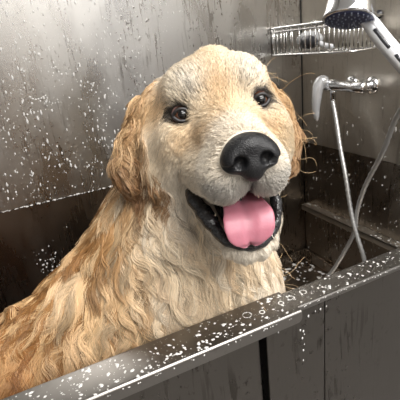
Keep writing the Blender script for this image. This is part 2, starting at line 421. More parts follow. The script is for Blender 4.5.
for k in range(120):                          # fine beads along the front edge
    x = rng.uniform(-0.1, 0.7); it.append(((x, 0.3545 if x < XE else 0.3655, RIM-0.001-0.002*rng.random()), (0, -1, 0), 0.0004+0.0007*rng.random(), 1, 0.6))
fl = fleck_mesh('soap_flecks', it, M_foam); tag(fl, 'white soap spots and bubbles along the top of the steel tub rim', 'soap flecks', kind='stuff')
it = []
for (px, py) in ((303, 331), (302, 338), (304, 344), (303, 350), (303, 360), (300, 330), (304, 334), (308, 316), (315, 311), (320, 309), (326, 306), (278, 332), (299, 317)):
    c = onplane(px, py, 1, 0.372)
    it.append(((c[0], 0.3712, c[2]), (0, -1, 0), 0.0007+0.0007*rng.random(), 1.6, 0.5))
fl = fleck_mesh('soap_flecks', it, M_foam); tag(fl, 'short run of white drops down the front panel below the rim', 'soap flecks', kind='stuff')
it = []
for k in range(90):
    y = YB-0.02-abs(rng.normal())*0.10; x = XR-0.02-rng.random()**1.5*0.35
    it.append(((x, y, TF), (0, 0, 1), 0.0015+0.005*rng.random()**2, 1.4, 0.3))
fl = fleck_mesh('soap_suds', it, M_foam); tag(fl, 'patch of white suds on the tub floor in the far corner', 'suds', kind='stuff')
# ================================================================== THE DOG
# modelled in its own frame (x to the dog's image right, y up, z towards the viewer), then turned into the room
HR = np.array([[0.97632347, 0.20130381, -0.07917866],
               [-0.1800948, 0.95919451, 0.21797192],
               [0.11982631, -0.19855143, 0.97273788]])      # head axes: right, up, muzzle
HO = P(221, 107, .475)                                       # midway between the eyes
def toH(p): return (p-HO)@HR.T
def H(x, y, z): return HO+np.array([x, y, z])@HR
def hpix(x, y, zh):
    r = P(x, y, 1.0); t = (zh+HO@HR[2])/(r@HR[2]); return HR@(t*r-HO)
DOWN = -R[2]
def Wd(x, y, z): return np.array([x, y, z])@R                # room point relative to the camera height

def sphere(p, c, r): return np.linalg.norm(p-np.asarray(c), axis=1)-r
def ell(p, c, r, rot=None):
    q = p-np.asarray(c)
    if rot is not None: q = q@np.asarray(rot).T
    r = np.asarray(r); k0 = np.linalg.norm(q/r, axis=1); k1 = np.linalg.norm(q/(r*r), axis=1)+1e-9
    return k0*(k0-1.0)/k1
def cone(p, a, b, ra, rb):
    a = np.asarray(a); b = np.asarray(b); ab = b-a; t = np.clip((p-a)@ab/(ab@ab), 0, 1)
    return np.linalg.norm(p-a-t[:, None]*ab, axis=1)-(ra+(rb-ra)*t)
def su(a, b, k):
    h = np.clip(0.5+0.5*(b-a)/k, 0, 1); return b+(a-b)*h-k*h*(1-h)
def ss(a, b, k):                                             # carve b out of a
    h = np.clip(0.5-0.5*(a+b)/k, 0, 1); return a+(-b-a)*h+k*h*(1-h)
def mir(q): m = q.copy(); m[:, 0] = np.abs(m[:, 0]); return m
def rotz(a): c, s = math.cos(a), math.sin(a); return np.array([[c, s, 0], [-s, c, 0], [0, 0, 1.0]])

EYE = (0.0465, -0.001, -0.006); ER = 0.0120
def HPX(x, y, z): return HO+hpix(x, y, z)@HR
EARL = [HPX(160, 90, -.080), HPX(145, 114, -.076), HPX(134, 146, -.068), HPX(127, 170, -.060), HPX(133, 184, -.054)]
EARL2 = [HPX(154, 102, -.060), HPX(153, 140, -.042), HPX(156, 170, -.036), HPX(159, 190, -.034)]
EARR = [HPX(262, 84, -.098), HPX(278, 110, -.098), HPX(288, 140, -.088), HPX(287, 166, -.078)]
def d_ear(p):
    d = None
    for chain, rr in ((EARL, (.010, .013, .015, .015, .012)), (EARL2, (.007, .0085, .0085, .006)), (EARR, (.010, .011, .011, .009))):
        for i in range(len(chain)-1):
            e = cone(p, chain[i], chain[i+1], rr[i], rr[i+1]); d = e if d is None else su(d, e, 0.010)
    return d
def d_head(p):
    q = toH(p); m = mir(q)
    d = ell(q, (0, .004, -.070), (.075, .056, .076))
    d = su(d, ell(q, (0, .026, -.034), (.052, .036, .040)), .02)
    d = su(d, sphere(m, (.036, .024, -.022), .025), .014)            # brows
    d = su(d, ell(m, (.050, -.048, -.045), (.038, .054, .050)), .025)  # cheeks
    d = su(d, sphere(m, (.046, -.030, -.012), .026), .016)
    d = su(d, cone(q, (0, -.024, -.008), (0, -.048, .078), .040, .029), .018)   # muzzle
    d = su(d, ell(m, (.021, -.067, .058), (.025, .029, .040)), .012)  # flews
    d = su(d, ell(m, (.034, -.066, .018), (.022, .026, .036)), .012)
    d = su(d, ell(q, (.014, .060, -.098), (.026, .017, .024)), .015)
    d = ss(d, cone(q, (0, -.088, .115), (0, -.060, .105), .002, .0015), .006)   # philtrum
    d = ss(d, sphere(m, (EYE[0]+.001, EYE[1], EYE[2]+.006), ER+.001), .006)  # eye sockets
    return d
JAW = [hpix(x-2, y+5, z-.008) for x, y, z in ((194, 200, .020), (204, 213, .032), (213, 225, .042), (221, 237, .052), (233, 245, .060), (247, 248, .063), (261, 245, .060), (271, 236, .050), (275, 222, .036))]
def d_jaw(p):
    q = toH(p); m = mir(q)
    d = cone(m, (.040, -.088, -.025), (.026, -.136, .034), .016, .012)
    d = su(d, ell(q, (-.001, -.142, .044), (.030, .013, .018)), .012)
    for i in range(4, len(JAW)-2): d = su(d, cone(q, JAW[i], JAW[i+1], .0075, .0075), .008)
    d = su(d, ell(q, (0, -.126, .000), (.036, .018, .050), np.array([[1, 0, 0], [0, .8, .6], [0, -.6, .8]])), .015)
    d = su(d, sphere(q, (0, -.105, -.045), .045), .02)
    return d
def d_mouth(p):
    q = toH(p)
    return ell(q, (0, -.106, .040), (.030, .034, .062), np.array([[1, 0, 0], [0, .86, .5], [0, -.5, .86]]))
def d_bodyonly(p):
    d = cone(p, P(202, 150, .585), P(184, 232, .640), .084, .100)              # neck
    d = su(d, cone(p, P(184, 232, .640), P(190, 300, .668), .100, .120), .04)  # chest
    d = su(d, cone(p, P(166, 250, .66), P(78, 362, .68), .104, .118), .05)     # back
    d = su(d, sphere(p, P(12, 310, .62), .006), .012)
    d = su(d, sphere(p, P(14, 396, .66), .122), .05)                           # rump
    d = su(d, ell(p, P(228, 296, .645), (.075, .10, .075)), .04)               # breast
    # forelegs, down to the tub floor
    for x, y in ((.22, .50), (.24, .64)):
        d = su(d, cone(p, Wd(x-.03, y+.01, -.40), Wd(x, y, -.56), .062, .036), .04)
        d = su(d, cone(p, Wd(x, y, -.56), Wd(x+.005, y-.005, -.705), .034, .027), .02)
        d = su(d, ell(p, Wd(x+.02, y-.015, -.722), (.044, .034, .034)), .02)
        for k in (-1, 0, 1): d = su(d, sphere(p, Wd(x+.052-.006*abs(k), y-.02+.018*k, -.731), .014), .008)
    # haunches, hocks and hind paws of a sitting dog
    for y, s in ((.485, -1), (.70, 1)):
        d = su(d, ell(p, Wd(-.15, y+.02*s, -.58), (.125, .13, .10)), .05)
        d = su(d, cone(p, Wd(-.20, y, -.70), Wd(-.06, y-.005*s, -.712), .036, .030), .03)
        d = su(d, ell(p, Wd(-.02, y, -.722), (.048, .030, .040)), .02)
        for k in (-1, 0, 1): d = su(d, sphere(p, Wd(.022-.006*abs(k), y+.018*k, -.731), .014), .008)
    d = su(d, cone(p, Wd(-.26, .60, -.66), Wd(-.40, .72, -.715), .040, .026), .04)   # tail
    d = su(d, cone(p, Wd(-.40, .72, -.715), Wd(-.56, .80, -.722), .026, .018), .02)
    return d
def sdf(p):
    h = d_head(p); h = su(h, d_jaw(p), .012); h = ss(h, d_mouth(p), .006)
    b = d_bodyonly(p)
    d = su(h, b, .028)
    d = su(d, d_ear(p), .012)
    # keep clear of the tub rim and floor
    yw = p@R[1]; zw = p@R[2]
    return d
def grad(p, e=.0015, f=sdf):
    g = np.stack([f(p+np.eye(3)[i]*e)-f(p-np.eye(3)[i]*e) for i in range(3)], 1)
    return g/(np.linalg.norm(g, axis=1)[:, None]+1e-12)

def nets(f, lo, hi, h, blk=24):
    """iso-surface of f by surface nets; blocks far from the surface are skipped"""
    lo = np.array(lo, float); n = np.ceil((np.array(hi)-lo)/h).astype(int)+1
    V = np.full(n, 1.0, np.float32)
    for i in range(0, n[0], blk):
        for j in range(0, n[1], blk):
            for k in range(0, n[2], blk):
                e = np.minimum([i+blk, j+blk, k+blk], n)
                c = lo+(np.array([i, j, k])+(e-[i, j, k])/2)*h
                dc = f(c[None])[0]; rad = np.linalg.norm((e-[i, j, k])*h)/2
                if abs(dc) > rad*1.6+.012: V[i:e[0], j:e[1], k:e[2]] = dc; continue
                g = np.stack(np.meshgrid(*[np.arange(a, b) for a, b in zip((i, j, k), e)], indexing='ij'), -1).reshape(-1, 3)
                V[i:e[0], j:e[1], k:e[2]] = f(lo+g*h).reshape(tuple(e-[i, j, k]))
    ins = V < 0
    s = np.zeros(tuple(n-1), np.int8)
    for a in (0, 1):
        for b in (0, 1):
            for c in (0, 1): s += ins[a:n[0]-1+a, b:n[1]-1+b, c:n[2]-1+c]
    cells = np.argwhere((s > 0) & (s < 8)); idm = np.full(tuple(n-1), -1, np.int64); idm[tuple(cells.T)] = np.arange(len(cells))
    acc = np.zeros((len(cells), 3)); cnt = np.zeros(len(cells))
    cor = [(a, b, c) for a in (0, 1) for b in (0, 1) for c in (0, 1)]
    for A in cor:
        for ax_ in range(3):
            if A[ax_]: continue
            B = list(A); B[ax_] = 1
            ia = cells+A; ib = cells+B; va = V[tuple(ia.T)]; vb = V[tuple(ib.T)]; m = (va < 0) != (vb < 0)
            t = va/(va-vb+1e-20); q = np.array(A, float)+t[:, None]*(np.array(B)-np.array(A)); acc[m] += q[m]; cnt[m] += 1
    verts = lo+(cells+acc/cnt[:, None])*h
    quads = []
    for ax_ in range(3):
        u, v = [(1, 2), (2, 0), (0, 1)][ax_]
        sl0 = [slice(None)]*3; sl1 = [slice(None)]*3; sl0[ax_] = slice(0, -1); sl1[ax_] = slice(1, None)
        ch = ins[tuple(sl0)] != ins[tuple(sl1)]; e = np.argwhere(ch); e = e[(e[:, u] > 0) & (e[:, v] > 0) & (e[:, u] < n[u]-1) & (e[:, v] < n[v]-1)]
        du = np.zeros(3, int); dv = np.zeros(3, int); du[u] = 1; dv[v] = 1
        q = np.stack([idm[tuple((e-du-dv).T)], idm[tuple((e-dv).T)], idm[tuple(e.T)], idm[tuple((e-du).T)]], 1)
        fl = ins[tuple(e.T)]; q[~fl] = q[~fl][:, ::-1]; quads.append(q)
    return verts, np.concatenate(quads)
def npmesh(name, V, F, m, parent=None, smooth=True):
    me = bpy.data.meshes.new(name); me.vertices.add(len(V)); me.vertices.foreach_set('co', np.asarray(V, np.float32).ravel())
    me.loops.add(F.size); me.loops.foreach_set('vertex_index', F.astype(np.int32).ravel())
    me.polygons.add(len(F)); me.polygons.foreach_set('loop_start', np.arange(0, F.size, F.shape[1], dtype=np.int32))
    me.polygons.foreach_set('loop_total', np.full(len(F), F.shape[1], np.int32)); me.update(); me.validate()
    return link(name, me, m, parent, smooth)

# ---- smooth pseudo-noise
_nr = np.random.default_rng(3)
_K = _nr.normal(size=(5, 6, 3)); _PH = _nr.uniform(0, 6.28, (5, 6))
def wn(p, freq, ch=0):
    s = np.zeros(len(p))
    for i in range(6): s += np.sin(p@_K[ch, i]*freq*(1+.35*i)+_PH[ch, i])/(1+.3*i)
    return s/3.2
def sm(x, a, b): t = np.clip((x-a)/(b-a), 0, 1); return t*t*(3-2*t)
def lin(r, g, b): c = np.array([r, g, b])/255.; return np.where(c < .04, c/12.92, ((c+.055)/1.055)**2.4)
C_WHITE = lin(238, 230, 216); C_CREAM = lin(232, 212, 180); C_TAN = lin(214, 176, 126); C_GOLD = lin(158, 106, 56); C_BROWN = lin(150, 106, 66)
C_DARK = lin(34, 30, 30); C_GREY = lin(190, 188, 186)
def mixc(a, b, t): return a*(1-t[:, None])+b*t[:, None]
def region(p):
    """soft masks: ear, head"""
    h = np.minimum(d_head(p), d_jaw(p)); b = d_bodyonly(p); e = d_ear(p)
    return sm(np.minimum(h, b)-e, -.002, .012), sm(b-h, -.012, .014)
def albedo(p):
    q = toH(p); x, y, z = q.T; ax = np.abs(x); n = len(p)
    n1, n2 = wn(p, 28, 0), wn(p, 60, 1)
    head = mixc(np.tile(C_CREAM, (n, 1)), C_WHITE, sm(.25*n1+.25, 0, .5)*.5)
    # pale blaze and brows, tan temples and bridge
    head = mixc(head, C_TAN, sm(ax+.010*n1, .050, .066)*sm(y, -.02, .02)*.85)
    head = mixc(head, C_WHITE, np.exp(-(((ax-.036)/.022)**2+((y-.036)/.024)**2))*.8)
    head = mixc(head, C_TAN, np.exp(-((x/.017)**2+((y-.016)/.034)**2))*.55)
    head = mixc(head, C_TAN, np.exp(-(((ax-.026)/.016)**2+((y+.024)/.016)**2))*sm(z, -.01, .02)*.6)
    head = mixc(head, C_TAN, np.exp(-(((ax-.052)/.015)**2+((y+.026)/.014)**2))*.45)
    head = mixc(head, C_WHITE, sm(z, .045, .075)*.75)
    head = mixc(head, C_WHITE, sm(-y, .045, .075)*.7)
    # dark skin round the eyes, grey hairs above them
    ed = np.sqrt(((ax-EYE[0])/1.25)**2+(y-EYE[1])**2+((z-EYE[2]-.004)*.5)**2)
    head = mixc(head, C_DARK, sm(-ed, -.0155, -.0115)*.95)
    head = mixc(head, C_GREY*.35, np.exp(-(((ax-.032)/.010)**2+((y-.018)/.012)**2))*sm(n2, -.3, .5)*.55)
    # muzzle rim grey, black lips
    head = mixc(head, C_GREY*.55, sm(z, .066, .088)*sm(-y, .058, .072)*.6)
    head = mixc(head, C_DARK, np.exp(-((x-.002)/.0035)**2)*sm(-y, .068, .074)*sm(z, .06, .08)*.95)
    mo = d_mouth(p)
    head = mixc(head, C_DARK*.5, sm(-mo, -.0035, .0005))
    ear, hd = region(p)
    # body
    cx = 200+p[:, 0]/-p[:, 2]*FPX
    back = sm(-p[:, 0]-.10*n1*.4, .06, .24); low = sm(-p[:, 1], .12, .26)*sm(-p[:, 0], .10, .24)
    fr_ = sm(p[:, 0], -.13, -.03); body = mixc(np.tile(lin(224, 192, 148), (n, 1)), np.tile(lin(232, 214, 186), (n, 1)), fr_); body = mixc(body, C_WHITE, sm(n1, -.3, .7)*(.2+.4*fr_))
    body = mixc(body, C_TAN, np.clip(back*.8+.2*n2, 0, 1)); body = mixc(body, C_GOLD, np.clip(low*.95+.3*sm(wn(p*np.array([2.2, .6, 1]), 16, 3), 0, .8)*back, 0, 1))
    c = mixc(body, head, hd)
    earc = mixc(np.tile(lin(200, 166, 124), (n, 1)), lin(142, 108, 76), np.clip(sm(-y+.02*n1, .0, .07)*.85+.25*n2, 0, 1))
    return mixc(c, earc, ear)

# ---- body mesh
lo = np.array([-.62, -.92, -1.05]); hi = np.array([.30, .26, -.33])
BV, BF = nets(sdf, lo, hi, .0034)
for _ in range(1):
    d0 = sdf(BV); BV = BV-grad(BV)*d0[:, None]*.9
def attrmat(name, rough, hair=False):
    m, nt, b = mat(name, (0.5, 0.5, 0.5), rough)
    a = nt.nodes.new('ShaderNodeAttribute'); a.attribute_name = 'coat'
    nt.links.new(a.outputs['Color'], b.inputs['Base Color']); return m, nt, b, a
M_skin = attrmat('dog_skin_and_undercoat', 0.55)[0]
M_hair, nt, b, a = attrmat('wet_golden_fur', 0.42)
b.inputs['Specular IOR Level'].default_value = 0.45
dog = npmesh('golden_retriever', c2w(BV), BF, M_skin)
tag(dog, 'wet golden retriever sitting in the steel tub, mouth open and tongue out', 'dog')
colr = albedo(BV); ear_, hd_ = region(BV)
lk = (1-hd_*(1-ear_))[:, None]; under = colr*(.80*(1-lk)+lk*np.array([[.34, .27, .20]]))   # wet undercoat, darkened so the shade between locks is in its colour
at = dog.data.attributes.new('coat', 'FLOAT_COLOR', 'POINT')
at.data.foreach_set('color', np.concatenate([under, np.ones((len(BV), 1))], 1).astype(np.float32).ravel())

# ---- eyes
M_iris = bpy.data.materials.new('dog_eye'); M_iris.use_nodes = True
nt = M_iris.node_tree; b = nt.nodes['Principled BSDF']; b.inputs['Roughness'].default_value = 0.05; b.inputs['Specular IOR Level'].default_value = 0.35
b.inputs['Coat Weight'].default_value = 0.35; b.inputs['Coat Roughness'].default_value = 0.02
a = nt.nodes.new('ShaderNodeAttribute'); a.attribute_name = 'iris'; nt.links.new(a.outputs['Color'], b.inputs['Base Color'])
M_lid = mat('black_lid_skin', (0.012, 0.010, 0.010), 0.5)[0]
gaze = np.array([0.10, 0.12, 1.0]); gaze /= np.linalg.norm(gaze)
for s in (-1, 1):
    c = H(s*EYE[0], EYE[1], EYE[2]); bm = bmesh.new(); bmesh.ops.create_uvsphere(bm, u_segments=48, v_segments=36, radius=1)
    g = np.array([0.10 if s < 0 else -0.02, 0.10, 1.0]); g /= np.linalg.norm(g)
    e0 = np.array([v.co[:] for v in bm.verts])
    # turn the sphere's pole to the gaze
    zax = g@HR; xa = np.cross([0, 1, 0.2], zax); xa /= np.linalg.norm(xa); ya = np.cross(zax, xa)
    ev = e0*ER; k = np.clip((e0[:, 2]-.62)/.38, 0, 1); ev = ev*(1+.06*np.sin(k*math.pi/2)[:, None])
    pw = c2w(c+ev[:, :1]*xa+ev[:, 1:2]*ya+ev[:, 2:]*zax)
    for v, q in zip(bm.verts, pw): v.co = Vector(q)
    me = bpy.data.meshes.new('eye'); bm.to_mesh(me); bm.free()
    eo = link('eye', me, M_iris, dog, True)
    zz = e0[:, 2]; ic = np.zeros((len(zz), 4)); ic[:, 3] = 1
    ic[:, :3] = np.where((zz > .90)[:, None], [0.003, 0.003, 0.003], np.where((zz > .60)[:, None], [0.075, 0.026, 0.010], [0.16, 0.09, 0.08]))
    ic[:, :3] = np.where(((zz > .57) & (zz <= .64))[:, None], [0.012, 0.006, 0.004], ic[:, :3])
    t = me.attributes.new('iris', 'FLOAT_COLOR', 'POINT'); t.data.foreach_set('color', ic.astype(np.float32).ravel())
    # lids: an almond ring of black skin lying on the eyeball
    ring = []
    for k in range(40):
        a_ = 2*math.pi*k/40; ux = math.cos(a_); uy = math.sin(a_)
        X = .0098*ux*(1.0 if ux*s > 0 else 1.12); Y = (.0072 if uy > 0 else .0066)*uy*(1-abs(ux)**3*.35)-(.0012 if ux*s < 0 else -.0004)*abs(ux)
        Z = math.sqrt(max(.0130**2-X*X-Y*Y, 1e-6))
        ring.append(H(s*EYE[0]+X, EYE[1]+Y, EYE[2]+Z))
    ring = np.array(ring+ring[:1]); tube('eyelid', c2w(ring), .0022, M_lid, dog, 10)

# ---- nose leather
def d_nose(q):
    m = mir(q-np.array([NX, 0, 0]))
    d = ell(m, (0, -.0395, .0985), (.0215, .0140, .0175))
    d = su(d, ell(m, (.0160, -.0495, .1005), (.0130, .0130, .0150)), .008)
    d = su(d, ell(m, (0, -.0570, .1040), (.0125, .0150, .0120)), .007)
    d = ss(d, ell(m, (.0125, -.0515, .1160), (.0066, .0068, .0095)), .0025)
    d = ss(d, cone(m, (.0150, -.0545, .1160), (.0275, -.0550, .1040), .0031, .0024), .0020)
    d = ss(d, cone(m, (0, -.0500, .1205), (0, -.0760, .1160), .0011, .0014), .0030)
    return d
NX = .002
NV, NF = nets(d_nose, (-.036, -.080, .078), (.040, -.018, .124), .0009)
no = npmesh('nose', c2w(HO+NV@HR), NF, None, dog)
M_nose, nt, b = mat('wet_black_nose', (0.006, 0.006, 0.007), 0.40, 0, 0.42)
vo = nt.nodes.new('ShaderNodeTexVoronoi'); vo.inputs['Scale'].default_value = 750
bp = nt.nodes.new('ShaderNodeBump'); bp.inputs['Strength'].default_value = 0.7; bp.inputs['Distance'].default_value = 0.0006
nt.links.new(vo.outputs['Distance'], bp.inputs['Height']); nt.links.new(bp.outputs['Normal'], b.inputs['Normal'])
tc = nt.nodes.new('ShaderNodeTexCoord'); nt.links.new(tc.outputs['Object'], vo.inputs['Vector'])
no.data.materials.append(M_nose)

# ---- tongue
def hp_(x, y, z): return hpix(x, y, z)
M_tongue, nt, b = mat('wet_pink_tongue', (0.43, 0.155, 0.20), 0.42, 0, 0.5)
b.inputs['Subsurface Weight'].default_value = 0.25; b.inputs['Subsurface Radius'].default_value = (0.006, 0.002, 0.002); b.inputs['Subsurface Scale'].default_value = 1.0
tn = nt.nodes.new('ShaderNodeTexNoise'); tn.inputs['Scale'].default_value = 420
tc = nt.nodes.new('ShaderNodeTexCoord'); nt.links.new(tc.outputs['Object'], tn.inputs['Vector'])
bp = nt.nodes.new('ShaderNodeBump'); bp.inputs['Strength'].default_value = 0.3; bp.inputs['Distance'].default_value = 0.0006
nt.links.new(tn.outputs['Fac'], bp.inputs['Height']); nt.links.new(bp.outputs['Normal'], b.inputs['Normal'])
TC = [(232, 184, .010, .011), (238, 194, .040, .0150), (243, 205, .060, .0215), (248, 217, .074, .0265), (249, 228, .080, .0262), (249.5, 237, .081, .0225), (250, 242.5, .080, .013), (250, 244, .079, .004)]
ctr = spline([hpix(x, y, z) for x, y, z, w_ in TC], 44); wid = np.interp(np.linspace(0, 1, 44), np.linspace(0, 1, len(TC)), [t[3] for t in TC])
TV = []; TFc = []; NS = 28
tt = np.gradient(ctr, axis=0); tt /= np.linalg.norm(tt, axis=1)[:, None]
for i in range(44):
    u = np.array([1.0, .0, 0]); u -= tt[i]*(u@tt[i]); u /= np.linalg.norm(u); v = np.cross(tt[i], u); v *= -1 if v@np.array([0, .3, 1]) < 0 else 1
    th = .0046*min(1, wid[i]/.016)
    for k in range(NS):
        a_ = 2*math.pi*k/NS; cx_ = math.cos(a_); sy = math.sin(a_)
        X = wid[i]*np.sign(cx_)*abs(cx_)**.85; edge = abs(cx_)
        Y = th*sy+(.0040*edge**2.2)*(1 if i > 8 else .3) - (.0050*math.exp(-(cx_/.13)**2) if sy > 0 else 0)
        TV.append(ctr[i]+u*X+v*Y)
for i in range(43):
    for k in range(NS): TFc.append((i*NS+k, i*NS+(k+1) % NS, (i+1)*NS+(k+1) % NS, (i+1)*NS+k))
TFc += [tuple(range(NS)), tuple(43*NS+k for k in range(NS))]
TV = np.array([HO+q@HR for q in TV])
bm = bmesh.new(); bv = [bm.verts.new(Vector(q)) for q in c2w(TV)]
for f_ in TFc: bm.faces.new([bv[i] for i in f_])
frombm('tongue', bm, M_tongue, dog, True)

# ---- black lips along the open lower jaw, and the flap at the corner of the mouth
M_lip, nt, b = mat('wet_black_lip', (0.013, 0.012, 0.013), 0.22, 0, 0.6)
tn = nt.nodes.new('ShaderNodeTexNoise'); tn.inputs['Scale'].default_value = 260
tc = nt.nodes.new('ShaderNodeTexCoord'); nt.links.new(tc.outputs['Object'], tn.inputs['Vector'])
bp = nt.nodes.new('ShaderNodeBump'); bp.inputs['Strength'].default_value = 0.9; bp.inputs['Distance'].default_value = 0.002
nt.links.new(tn.outputs['Fac'], bp.inputs['Height']); nt.links.new(bp.outputs['Normal'], b.inputs['Normal'])
LP = [(188, 190, .010, .0040), (194, 200, .020, .0085), (204, 213, .032, .0100), (213, 225, .042, .0085), (221, 236, .052, .0068), (233, 243, .060, .0060), (247, 246, .063, .0058), (261, 243, .060, .0058), (270, 235, .050, .0058), (276, 222, .046, .0055), (277, 209, .042, .0062), (275, 198, .036, .0062), (270, 189, .030, .0050)]
lc = spline([hpix(x, y, z) for x, y, z, r_ in LP], 80); lr = np.interp(np.linspace(0, 1, 80), np.linspace(0, 1, len(LP)), [t[3] for t in LP])
lr = lr*(1+.05*np.sin(np.arange(80)*1.1)+.08*np.sin(np.arange(80)*.47))
V, F = tube_data(lc, lr, 14); V = [c2w(HO+np.array(q)@HR) for q in V]; mesh('lip', V, F, M_lip, dog, True)
# dark inside of the mouth
bm = bmesh.new(); bmesh.ops.create_icosphere(bm, subdivisions=4, radius=1)
for v in bm.verts:
    q = np.array(v.co[:])*[.031, .033, .050]; q = np.array([[1, 0, 0], [0, .86, -.5], [0, .5, .86]])@q
    v.co = Vector(c2w(HO+(q+np.array([0, -.104, .012]))@HR))
frombm('mouth_lining', bm, M_lip, dog, True)
# teeth
M_tooth = mat('ivory_tooth', (0.72, 0.62, 0.46), 0.25)[0]
def tooth(a, b_, r):
    pts = spline([a, (np.array(a)+np.array(b_))/2+np.array([0, 0, .001]), b_], 8); V, F = tube_data(pts, np.linspace(r, r*.25, 8), 10)
    mesh('tooth', [c2w(HO+np.array(q)@HR) for q in V], F, M_tooth, dog, True)
tooth(hpix(258, 187, .072), hpix(258.5, 198, .070), .0024)
for (x, y) in ((217, 222), (221, 228), (214, 216)): tooth(hpix(x, y+2, .040), hpix(x+2, y-3, .043), .0018)
# ================================================================== wet coat: locks of hair that follow the body
def tri_sample(V, F, n, wfun, r):
    T = np.concatenate([F[:, [0, 1, 2]], F[:, [0, 2, 3]]]); a, b_, c = V[T[:, 0]], V[T[:, 1]], V[T[:, 2]]
    ar = np.linalg.norm(np.cross(b_-a, c-a), axis=1)*wfun((a+b_+c)/3); cs = np.cumsum(ar); i = np.searchsorted(cs, r.random(n)*cs[-1])
    u, v = r.random((2, n)); f_ = u+v > 1; u[f_] = 1-u[f_]; v[f_] = 1-v[f_]
    return a[i]+u[:, None]*(b_-a)[i]+v[:, None]*(c-a)[i]
lipw = np.array([HO+np.array(q)@HR for q in lc])
def bare(p):
    """places without hair: eyes, nose, lips, inside of the mouth"""
    q = toH(p); m = mir(q)
    e = np.linalg.norm((m-np.array([EYE[0], EYE[1], EYE[2]+.010]))/[.0108, .0088, .03], axis=1) < 1
    nn = d_nose(q) < .0010
    mo = d_mouth(p) < .0045
    li = np.min(np.linalg.norm(p[:, None]-lipw[None, ::4], axis=2)-lr[None, ::4]*1.0, axis=1) < 0
    return e | nn | mo | li
def nrmz(v): return v/(np.linalg.norm(v, axis=1)[:, None]+1e-12)
def flow(p):
    q = toH(p); x, y, z = q.T; sx = np.sign(x); ax = np.abs(x); one = np.ones(len(p))
    cheek = np.stack([sx*.55, -.85*one, -.45*one], 1)
    fore = np.stack([x/.05*.55, .95*one, -.35*one], 1)
    topb = np.stack([x/.05*.9, .25*one, -1.0*one], 1)
    muz = np.stack([np.clip(x/.028, -1.3, 1.3), -.35-.5*sm(-y, .045, .07), -.9*one], 1)
    jaw = np.stack([.25*sx, -1.0*one, -.35*one], 1)
    wf = (sm(y, -.020, .012)*(1-sm(ax, .050, .068)))[:, None]
    v = cheek*(1-wf)+fore*wf
    wt = sm(y, .045, .062)[:, None]; v = v*(1-wt)+topb*wt
    wm = (sm(z, .012, .038)*sm(y, -.098, -.088))[:, None]; v = v*(1-wm)+muz*wm
    wj = sm(-y, .098, .112)[:, None]; v = v*(1-wj)+jaw*wj
    v = nrmz(v)@HR
    ear, hd = region(p); hd = hd*(1-.85*sm(-y, .050, .085)*sm(-z, -.004, .030)*sm(ax, .035, .055))
    rt = sm(p[:, 0], -.16, -.02)
    bd = DOWN[None]+np.stack([-.10+.45*rt, 0*one, .0*one], 1)+.28*np.stack([wn(p, 14, 2), 0*one, wn(p, 14, 3)], 1)
    bd = nrmz(bd)
    v = bd*(1-hd[:, None])+v*hd[:, None]
    el = nrmz(DOWN[None]+.22*np.stack([wn(p, 30, 4), 0*one, 0*one], 1)+np.array([-.05, 0, .1]))
    v = v*(1-ear[:, None])+el*ear[:, None]
    return nrmz(v), ear, hd, q
def lengths(p, q, ear, hd):
    x, y, z = q.T; ax = np.abs(x)
    Lh = .013+.020*sm(ax, .055, .085)+.012*sm(-z, .03, .09)
    Lh = Lh+(.0075-Lh)*sm(z, .02, .06)
    Lh = Lh+(.017-Lh)*sm(-y, .085, .11)
    Lb = .082+.008*sm(p[:, 0], -.12, .0)
    L = Lb*(1-hd)+Lh*hd
    return L*(1-ear)+.040*ear
def march(root, K=14, seed=1):
    r = np.random.default_rng(seed); n = len(root)
    v, ear, hd, q = flow(root); L = lengths(root, q, ear, hd)*r.uniform(.75, 1.2, n)
    hh = (hd*(1-ear))
    lock = (1-hh)                                        # 1 on the long wet locks, 0 on the short face hair
    A = (.10*hh+.80*lock)*r.uniform(.6, 1.4, n); lam = .020*hh+.066*lock*r.uniform(.85, 1.2, n)
    ph = 3.2*wn(root, 11, 0)+r.normal(0, .28, n)
    tilt = r.normal(0, .10, n)*(.7+.6*lock)
    hgt = (.0022+.0016*r.random(n))*hh+(.0010+.0100*r.random(n)**1.4)*lock
    lift = .30*hh+.30*lock*(1-ear)+.12*ear
    cling = .55*lock*(1-ear)+.25*hh
    P_ = np.zeros((n, K, 3)); P_[:, 0] = root-grad(root)*.001; p = root.copy(); step = L/(K-1)
    for i in range(1, K):
        s = i/(K-1)
        nn = grad(p); fv = flow(p)[0] if i % 3 == 1 else fv
        t = nrmz(fv-nn*np.sum(fv*nn, 1)[:, None]); bt = np.cross(nn, t)
        th = A*np.sin(2*math.pi*s*L/lam+ph)+tilt
        d = t*np.cos(th)[:, None]+bt*np.sin(th)[:, None]+nn*(lift*(1-s)*.8)[:, None]
        p = p+nrmz(d)*step[:, None]
        sd = sdf(p); tgt = hgt*min(1, s*3)
        push = np.where(sd < tgt*.5, (tgt-sd)*.6, np.where(sd > tgt, (tgt-sd)*.35*cling, 0))
        p = p+nn*push[:, None]; P_[:, i] = p
    return P_, L, hd, ear
def visw(p):                                              # below the rim nothing of the coat is seen: keep it thin there
    zw = p@R[2]; return np.where(zw > -.47, 1.0, .16)
def headness(p): return sm(d_bodyonly(p)-np.minimum(np.minimum(d_head(p), d_jaw(p)), d_ear(p)), -.012, .014)
r1 = np.random.default_rng(11)
NG, NSH, NSB = 9000, 120000, 120000
gl = np.concatenate([tri_sample(BV, BF, 5600, lambda c: headness(c)+.01, r1), tri_sample(BV, BF, 1800, lambda c: (1-headness(c))*visw(c), r1)])
gl = gl[~bare(gl)]
G, GL, GH, GE = march(gl)
K = G.shape[1]
rs = np.concatenate([tri_sample(BV, BF, NSH, lambda c: headness(c)+.002, r1), tri_sample(BV, BF, NSB, lambda c: (1-headness(c))*visw(c), r1)])
rs = rs[~bare(rs)]
kd = kdtree.KDTree(len(gl))
for i, q in enumerate(gl): kd.insert(q, i)
